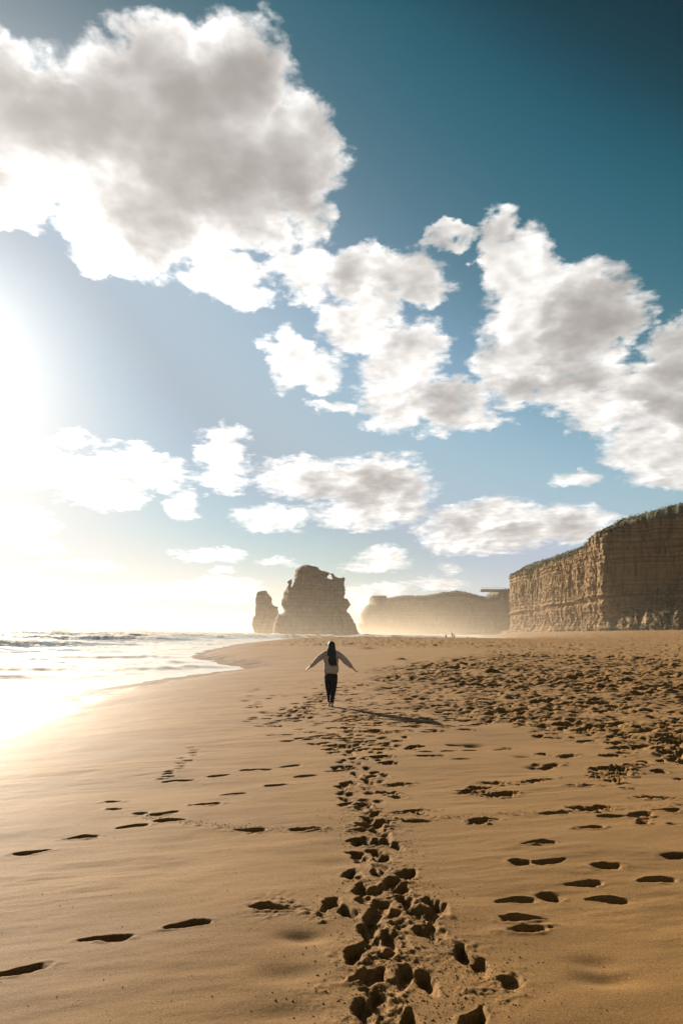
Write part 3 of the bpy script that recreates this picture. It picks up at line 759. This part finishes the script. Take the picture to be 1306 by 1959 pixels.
def beach_z(x, y):
    d = shore_signed(np.array([x]), np.array([y]))[0]
    return float(base_height(np.array([x]), np.array([y]), np.array([d]))[0])
WOOD = plain('shrub_wood', (0.10, 0.07, 0.045))
def shrub(x, y, w, h, label, group, seed):
    z = beach_z(x, y)
    e = bpy.data.objects.new('shrub', None); COL.objects.link(e); e.location = (x, y, z)
    g = np.random.default_rng(seed)
    lob = g.normal(size=(7, 3)) * [w * 0.32, w * 0.22, h * 0.16] + [0, 0, h * 0.5]
    C = lob[g.integers(0, 7, 420)] + g.normal(size=(420, 3)) * [w * 0.15, w * 0.13, h * 0.17]
    C[:, 2] = np.abs(C[:, 2])
    V, F = leaf_quads(C, np.full(420, 0.17), seed + 1)
    mesh_np('foliage', V, F, SHRUB, e, smooth=False)
    V = []; F = []
    for k in range(5):
        a = g.uniform(0, 6.28); tip = np.array([math.cos(a) * w * 0.28, math.sin(a) * w * 0.2, h * 0.7])
        i0 = len(V)
        for m_, r_ in ((0.0, 0.05), (1.0, 0.015)):
            for q in range(4):
                V.append((tip[0] * m_ + r_ * math.cos(q * 1.57), tip[1] * m_ + r_ * math.sin(q * 1.57), tip[2] * m_ - 0.15 * (1 - m_)))
        for q in range(4): F.append((i0 + q, i0 + (q + 1) % 4, i0 + 4 + (q + 1) % 4, i0 + 4 + q))
    mesh_np('stem', V, F, WOOD, e)
    tag(e, label, 'shrub', group)
k = 0
for (px, w, h, yy) in ((1066, 3.4, 1.8, 441), (1075, 2.6, 1.4, 433), (1088, 3.2, 1.9, 424), (1093, 2.4, 1.3, 421)):
    x = at_y(px, 1210, yy)[0]; shrub(x, yy, w, h, 'low dark shrub at the sunlit cliff foot, %s from the cliff corner' % ('fourth', 'third', 'second', 'first')[k], 'shrubs at the foot of the sunlit cliff', 500 + k); k += 1
for (px, w, h, yy) in ((1150, 2.8, 1.8, 378), (1162, 2.4, 1.6, 374), (1180, 3.0, 1.9, 366), (1201, 3.4, 2.0, 358), (1216, 2.6, 1.7, 353), (1228, 2.2, 1.5, 350), (1262, 3.2, 2.2, 344), (1283, 3.8, 2.8, 340), (1297, 3.4, 2.4, 337)):
    x = at_y(px, 1210, yy)[0]; shrub(x, yy, w, h, 'bushy dark shrub under the shaded slope, %s from the cliff corner' % ('first', 'second', 'third', 'fourth', 'fifth', 'sixth', 'seventh', 'eighth', 'ninth')[k - 4], 'shrubs under the shaded slope', 500 + k); k += 1

# ------------------------------------------------------------------ clods of sand
def clods():
    P = np.array(CLODS); r = np.hypot(P[:, 0], P[:, 1]); a = np.arctan2(P[:, 0], P[:, 1])
    i = np.clip(np.searchsorted(rr, r), 0, NR - 1); j = np.clip(np.searchsorted(th, a), 0, NC - 1)
    z = H[i, j]; n = len(P)
    base_ = np.array([(1, 0, 0), (0.3, 0.95, 0), (-0.8, 0.6, 0), (-0.8, -0.6, 0), (0.3, -0.95, 0), (0.1, 0.05, 0.8), (0, 0, -0.7)])
    f = np.array([(0, 1, 5), (1, 2, 5), (2, 3, 5), (3, 4, 5), (4, 0, 5), (1, 0, 6), (2, 1, 6), (3, 2, 6), (4, 3, 6), (0, 4, 6)])
    sc = P[:, 2][:, None, None] * rng.uniform(0.7, 1.3, (n, 7, 1)) * rng.uniform(0.7, 1.4, (n, 1, 3))
    V = base_[None] * sc + np.stack([P[:, 0], P[:, 1], z + P[:, 2] * 0.3], -1)[:, None, :]
    F = (f[None] + 7 * np.arange(n)[:, None, None]).reshape(-1, 3)
    o = mesh_np('sand_crumbs', V.reshape(-1, 3), F, SAND, beach)
    float_attr(o, 'wet', np.zeros(7 * n)); tag(o, kind='stuff')
clods()

# ------------------------------------------------------------------ lookout platform
STEEL = plain('weathered_steel', (0.16, 0.12, 0.085), 0.6)
def platform():
    Y = 888.0
    x0, zt = at_y(919, 1127.2, Y); x1, _ = at_y(984, 1127.2, Y); _, zb = at_y(919, 1132.3, Y); _, zr = at_y(919, 1123.8, Y)
    e = bpy.data.objects.new('lookout_platform', None); COL.objects.link(e); e.location = ((x0 + x1) / 2, Y, zt)
    def box(name, a, b_):
        a = np.array(a) - e.location; b_ = np.array(b_) - e.location
        V = [(x, y, z) for x in (a[0], b_[0]) for y in (a[1], b_[1]) for z in (a[2], b_[2])]
        return mesh_np(name, V, [(0, 1, 3, 2), (4, 6, 7, 5), (0, 4, 5, 1), (2, 3, 7, 6), (0, 2, 6, 4), (1, 5, 7, 3)], STEEL, e, smooth=False)
    box('deck', (x0, Y - 4, zt - 0.45), (x1, Y + 4, zt))
    for s in (-1, 1):
        yy = Y + s * 3.4
        box('girder', (x0 + 0.2, yy - 0.25, zb), (x1, yy + 0.25, zt - 0.46))
        yr = Y + s * 3.9
        rail = box('railing', (x0, yr - 0.06, zr - 0.12), (x1, yr + 0.06, zr))
        n = 12
        for k in range(n + 1):
            x = x0 + 0.1 + (x1 - x0 - 0.2) * k / n
            q = box('post', (x - 0.09, yr - 0.08, zt + 0.01), (x + 0.09, yr + 0.08, zr - 0.13)); q.parent = rail; q.matrix_parent_inverse = Matrix()
    rail = box('railing', (x0 - 0.02, Y - 3.8, zr - 0.12), (x0 + 0.1, Y + 3.8, zr - 0.01))
    for k in range(5):
        q = box('cross_beam', (x0 + 2 + k * 9, Y - 3.1, zb + 0.4), (x0 + 2.4 + k * 9, Y + 3.1, zt - 0.46))
    tag(e, 'steel lookout platform jutting out from the far headland', 'lookout platform')
platform()

# ------------------------------------------------------------------ people
def skin(name, pts, edges, mat, parent, root=0, sub=2):
    """grow one continuous surface round a jointed skeleton: pts = (x, y, z, rx, ry)"""
    me = bpy.data.meshes.new(name); me.from_pydata([p[:3] for p in pts], edges, [])
    o = bpy.data.objects.new(name, me); COL.objects.link(o)
    mod = o.modifiers.new('s', 'SKIN'); mod.use_smooth_shade = True
    sv = me.skin_vertices[0].data
    for i, p in enumerate(pts):
        sv[i].radius = (p[3], p[4] if len(p) > 4 else p[3]); sv[i].use_root = (i == root if isinstance(root, int) else i in root)
    ss = o.modifiers.new('d', 'SUBSURF'); ss.levels = ss.render_levels = sub
    dg = bpy.context.evaluated_depsgraph_get()
    nm = bpy.data.meshes.new_from_object(o.evaluated_get(dg))
    bpy.data.objects.remove(o); nm.name = name; nm.materials.clear(); nm.materials.append(mat)
    r = bpy.data.objects.new(name, nm); COL.objects.link(r); r.parent = parent
    return r
SKIN = plain('skin', (0.50, 0.31, 0.22), 0.55, 0.05)
KNIT = plain('cream_knit', (0.37, 0.305, 0.26), 0.95, 0.10, 60)
BLACK = plain('black_denim', (0.012, 0.012, 0.013), 0.85, 0.2)
HAIR = plain('dark_hair', (0.010, 0.008, 0.007), 0.5, 0.3, 90)
SHOE = plain('pale_shoe', (0.30, 0.24, 0.19), 0.7)
def hand(pts, edges, w, s, d):                          # palm and five fingers from the wrist w, pointing along d
    base = len(pts)
    d = Vector(d).normalized(); side = Vector((0, 1, 0)); side = (side - d * side.dot(d)).normalized(); nrm = d.cross(side)
    W = Vector(pts[w][:3]); pm = W + d * 0.055
    pts.append((*pm, 0.034, 0.016)); edges.append((w, base)); palm = base
    for k, (o_, L) in enumerate(((-0.026, 0.062), (-0.009, 0.072), (0.009, 0.068), (0.025, 0.052))):
        a = pm + side * o_ + d * 0.03; b_ = a + d * L * 0.5 + nrm * 0.006; c = b_ + d * L * 0.45 + nrm * 0.018
        i = len(pts); pts += [(*a, 0.0095), (*b_, 0.0085), (*c, 0.007)]; edges += [(palm, i), (i, i + 1), (i + 1, i + 2)]
    a = W + d * 0.03 + side * 0.033; b_ = a + d * 0.035 + side * 0.020
    i = len(pts); pts += [(*a, 0.010), (*b_, 0.008)]; edges += [(palm, i), (i, i + 1)]
def woman():
    x, y = at_z(632, 1352.5, 0); z = ground_z(x, y); x, y = at_z(632, 1352.5, z); z = ground_z(x, y)
    e = bpy.data.objects.new('person', None); COL.objects.link(e); e.location = (x, y, z - 0.012); e.rotation_euler = (0, 0, R(-3))
    P = [(0, 0, .92, .15, .105), (0, 0, 1.08, .125, .09), (0, 0, 1.26, .145, .10), (0, 0, 1.40, .075, .06), (0, .01, 1.47, .048, .05),
         (0, .025, 1.545, .072, .085), (0, .02, 1.615, .060, .072), (0, .105, 1.535, .014, .014)]
    E = [(0, 1), (1, 2), (2, 3), (3, 4), (4, 5), (5, 6), (5, 7)]
    feet = {}
    for s, fy in ((-1, .16), (1, -.10)):
        i = len(P); P += [(s * .085, 0, .86, .09), (s * .062, .03 + fy * .4, .47, .055), (s * .038, fy, .10, .034), (s * .040, fy + .03, .045, .032), (s * .044, fy + .14, .035, .034, .022)]
        E += [(0, i), (i, i + 1), (i + 1, i + 2), (i + 2, i + 3), (i + 3, i + 4)]
        j = len(P); P += [(s * .165, 0, 1.365, .052), (s * .37, -.02, 1.14, .038), (s * .555, .0, .972, .026)]
        E += [(2, j), (j, j + 1), (j + 1, j + 2)]
        hand(P, E, j + 2, s, (s * .72, .0, -.60 if s < 0 else -.75))
        feet[s] = fy
    skin('body', P, E, SKIN, e)
    P = [(0, 0, .795, .200, .145), (0, 0, .93, .212, .15), (0, 0, 1.10, .200, .14), (0, 0, 1.24, .190, .125), (0, -.005, 1.345, .150, .105), (0, 0, 1.42, .080, .07)]
    E = [(k, k + 1) for k in range(5)]
    for s in (-1, 1):
        i = len(P)
        P += [(s * .165, -.005, 1.335, .080, .078), (s * .265, -.01, 1.245, .085, .08), (s * .385, -.015, 1.125, .080, .076), (s * .465, -.005, 1.05, .058, .056), (s * .535, 0, .985, .050, .048)]
        E += [(4, i)] + [(i + k, i + k + 1) for k in range(4)]
    sw = skin('sweater', P, E, KNIT, e, root=2, sub=3)
    n = len(sw.data.vertices); q = np.empty(n * 3, np.float32); sw.data.vertices.foreach_get('co', q); q = q.reshape(-1, 3)
    nv = np.empty(n * 3, np.float32); sw.data.vertices.foreach_get('normal', nv); nv = nv.reshape(-1, 3)
    fold = 0.012 * fbm(q[:, 0] * 7 + 2 * q[:, 1], q[:, 2] * 9 + 6 * np.abs(q[:, 0]), 3, 400) + 0.006 * fbm(q[:, 0] * 22, q[:, 2] * 14, 2, 401)
    hem = np.exp(-((q[:, 2] - .72) / .09) ** 2)
    q += nv * fold[:, None]; q[:, 2] += hem * (0.075 * np.exp(-((q[:, 0] - .03) / .07) ** 2) - 0.01)   # hem caught up at the back
    sw.data.vertices.foreach_set('co', q.ravel()); sw.data.update()
    P = [(0, 0, .90, .175, .125), (0, 0, .80, .180, .135)]; E = [(0, 1)]
    for s in (-1, 1):
        fy = feet[s]; i = len(P)
        P += [(s * .082, .01 + fy * .12, .70, .102, .105), (s * .068, .03 + fy * .4, .47, .080, .082), (s * .045, .01 + fy * .8, .26, .060, .062), (s * .038, fy, .105, .052, .054)]
        E += [(1, i), (i, i + 1), (i + 1, i + 2), (i + 2, i + 3)]
    skin('trousers', P, E, BLACK, e)
    P = [(0, .015, 1.622, .078, .092), (.0, -.02, 1.56, .100, .100), (.012, -.055, 1.46, .104, .080), (.030, -.095, 1.34, .106, .058), (.045, -.122, 1.22, .102, .046)]
    E = [(k, k + 1) for k in range(4)]; roots = [0]
    g = random.Random(5)
    for k in range(16):                                  # loose locks hanging over the back
        f = k / 15.0; x0 = -.085 + .17 * f; x1 = -.035 + .19 * f + g.uniform(-.012, .012)
        zb = 1.045 + g.uniform(-.035, .03); yb = -.135 - .025 * math.sin(f * 3.14) + g.uniform(-.01, .01)
        i = len(P); roots.append(i)
        P += [(x0, -.075 - .03 * math.sin(f * 3.14), 1.47, .022, .020), (x0 * .7 + x1 * .3, yb + .02, 1.30, .024, .020), (x0 * .3 + x1 * .7, yb, 1.16, .022, .018), (x1, yb, zb, .010, .008)]
        E += [(i, i + 1), (i + 1, i + 2), (i + 2, i + 3)]
    skin('hair', P, E, HAIR, e, root=tuple(roots))
    for s in (-1, 1):
        fy = feet[s]
        skin('shoe', [(s * .038, fy - .045, .048, .036, .042), (s * .040, fy + .04, .050, .040, .042), (s * .045, fy + .12, .036, .044, .028), (s * .047, fy + .175, .030, .036, .020)], [(0, 1), (1, 2), (2, 3)], SHOE, e)
    tag(e, 'person with long dark hair, cream sweater and black trousers, arms held out', 'person')
woman()
def walker(px, py, hgt, coat, legs, label, crouch=False, rot=0.0):
    D = 232.0
    x = at_y(px, py, D)[0]; z = ground_z(x, D)
    e = bpy.data.objects.new('person', None); COL.objects.link(e); e.location = (x, D, z); e.rotation_euler = (0, 0, rot); e.scale = [hgt / 1.7] * 3
    hip = .34 if crouch else .9
    sp = hip + .02
    P = [(0, 0, hip, .15, .12), (0, .02, sp + .28, .14, .11), (0, .03, sp + .46, .10, .09), (0, .04, sp + .58, .05), (0, .05, sp + .67, .085, .1), (0, .05, sp + .75, .07, .08)]
    E = [(k, k + 1) for k in range(5)]
    for s in (-1, 1):
        i = len(P)
        kn = (s * .14, .36, .42) if crouch else (s * .09, .04, .48)
        P += [(s * .09, .02, hip - .05, .09), (*kn, .065), (s * .09, .12 if crouch else 0, .08, .045), (s * .09, .26 if crouch else .14, .04, .04)]
        E += [(0, i), (i, i + 1), (i + 1, i + 2), (i + 2, i + 3)]
        j = len(P)
        P += [(s * .19, .02, sp + .43, .055), (s * .25, .05, sp + .17, .045), (s * .22, .18, sp + .0, .035)]
        E += [(2, j), (j, j + 1), (j + 1, j + 2)]
        hand(P, E, j + 2, s, (0, .5, -.8))
    skin('body', P, E, SKIN, e, sub=1)
    P2 = [(0, 0, hip - .02, .21, .17), (0, .02, sp + .26, .19, .16), (0, .03, sp + .44, .15, .12), (0, .04, sp + .54, .07)]
    E2 = [(0, 1), (1, 2), (2, 3)]
    for s in (-1, 1):
        i = len(P2); P2 += [(s * .20, .02, sp + .41, .075), (s * .255, .05, sp + .17, .06), (s * .225, .16, sp + .02, .048)]; E2 += [(2, i), (i, i + 1), (i + 1, i + 2)]
    skin('jacket', P2, E2, coat, e, sub=1)
    P3 = [(0, 0, hip + .02, .16, .13)]; E3 = []
    for s in (-1, 1):
        kn = (s * .14, .36, .42) if crouch else (s * .09, .04, .48)
        i = len(P3); P3 += [(s * .09, .02, hip - .08, .10), (*kn, .08), (s * .09, .12 if crouch else 0, .11, .06)]; E3 += [(0, i), (i, i + 1), (i + 1, i + 2)]
    skin('trousers', P3, E3, legs, e, sub=1)
    skin('hair', [(0, .03, sp + .68, .093, .10), (0, .04, sp + .77, .075, .085)], [(0, 1)], HAIR, e, sub=1)
    tag(e, label, 'person')
OLIVE = plain('olive_jacket', (0.30, 0.27, 0.16)); DARKJ = plain('dark_jacket', (0.05, 0.05, 0.04)); RUST = plain('rust_trousers', (0.16, 0.08, 0.05)); GREYJ = plain('grey_jacket', (0.09, 0.10, 0.085)); KHAKI = plain('khaki_trousers', (0.26, 0.21, 0.13))
walker(864.3, 1222, 1.70, DARKJ, RUST, 'distant person in dark jacket standing close beside another far along the beach', rot=R(15))
walker(868.3, 1222, 1.68, OLIVE, KHAKI, 'distant person in pale olive jacket and khaki trousers far along the beach', rot=R(-10))
walker(853.0, 1222, 1.75, GREYJ, GREYJ, 'distant person in grey crouching apart from the standing pair', crouch=True, rot=R(30))

# ------------------------------------------------------------------ haze
def make_haze():
    x0, x1, y0, y1, z0, z1 = -1500, 1500, -600, 1350, -8.0, 96.0
    V = [(x, y, z) for x in (x0, x1) for y in (y0, y1) for z in (z0, z1)]
    F = [(0, 1, 3, 2), (4, 6, 7, 5), (0, 4, 5, 1), (2, 3, 7, 6), (0, 2, 6, 4), (1, 5, 7, 3)]
    mt = bpy.data.materials.new('salt_haze'); mt.use_nodes = True
    t = NT(mt.node_tree); t.n.clear()
    v = t.n.new('ShaderNodeVolumePrincipled')
    v.inputs['Color'].default_value = (0.95, 0.90, 0.84, 1)
    v.inputs['Density'].default_value = 0.00004
    v.inputs['Anisotropy'].default_value = 0.35
    o = t.n.new('ShaderNodeOutputMaterial'); t.l.new(v.outputs[0], o.inputs['Volume'])
    h = mesh_np('haze', V, F, mt, smooth=False)
    tag(h, 'thin salt haze hanging over the beach and surf', 'haze', kind='stuff')
make_haze()

def make_mist():
    x0, x1, y0, y1, z0, z1 = -420, 190, 215, 895, -3.0, 60.0
    V = [(x, y, z) for x in (x0, x1) for y in (y0, y1) for z in (z0, z1)]
    F = [(0, 1, 3, 2), (4, 6, 7, 5), (0, 4, 5, 1), (2, 3, 7, 6), (0, 2, 6, 4), (1, 5, 7, 3)]
    mt = bpy.data.materials.new('spray_mist'); mt.use_nodes = True
    t = NT(mt.node_tree); t.n.clear()
    v = t.n.new('ShaderNodeVolumePrincipled')
    v.inputs['Color'].default_value = (0.95, 0.82, 0.66, 1)
    v.inputs['Anisotropy'].default_value = 0.35
    ob = t.sep(t.n.new('ShaderNodeTexCoord').outputs['Object']); z = ob[2]
    fall = t.math('MULTIPLY', t.math('EXPONENT', t.math('MULTIPLY', z, -1 / 13.0)), t.mapr(z, 30.0, 60.0, 1.0, 0.0))
    t.put(v.inputs['Density'], t.math('MULTIPLY', t.math('MULTIPLY', fall, t.math('MULTIPLY', t.mapr(ob[0], 40.0, 150.0, 1.0, 0.0), t.mapr(ob[0], -190.0, -45.0, 0.12, 1.0))), 0.00145))
    o = t.n.new('ShaderNodeOutputMaterial'); t.l.new(v.outputs[0], o.inputs['Volume'])
    h = mesh_np('spray_mist', V, F, mt, smooth=False)
    tag(h, 'low spray mist drifting round the stacks and the cliff foot', 'mist', kind='stuff')
make_mist()
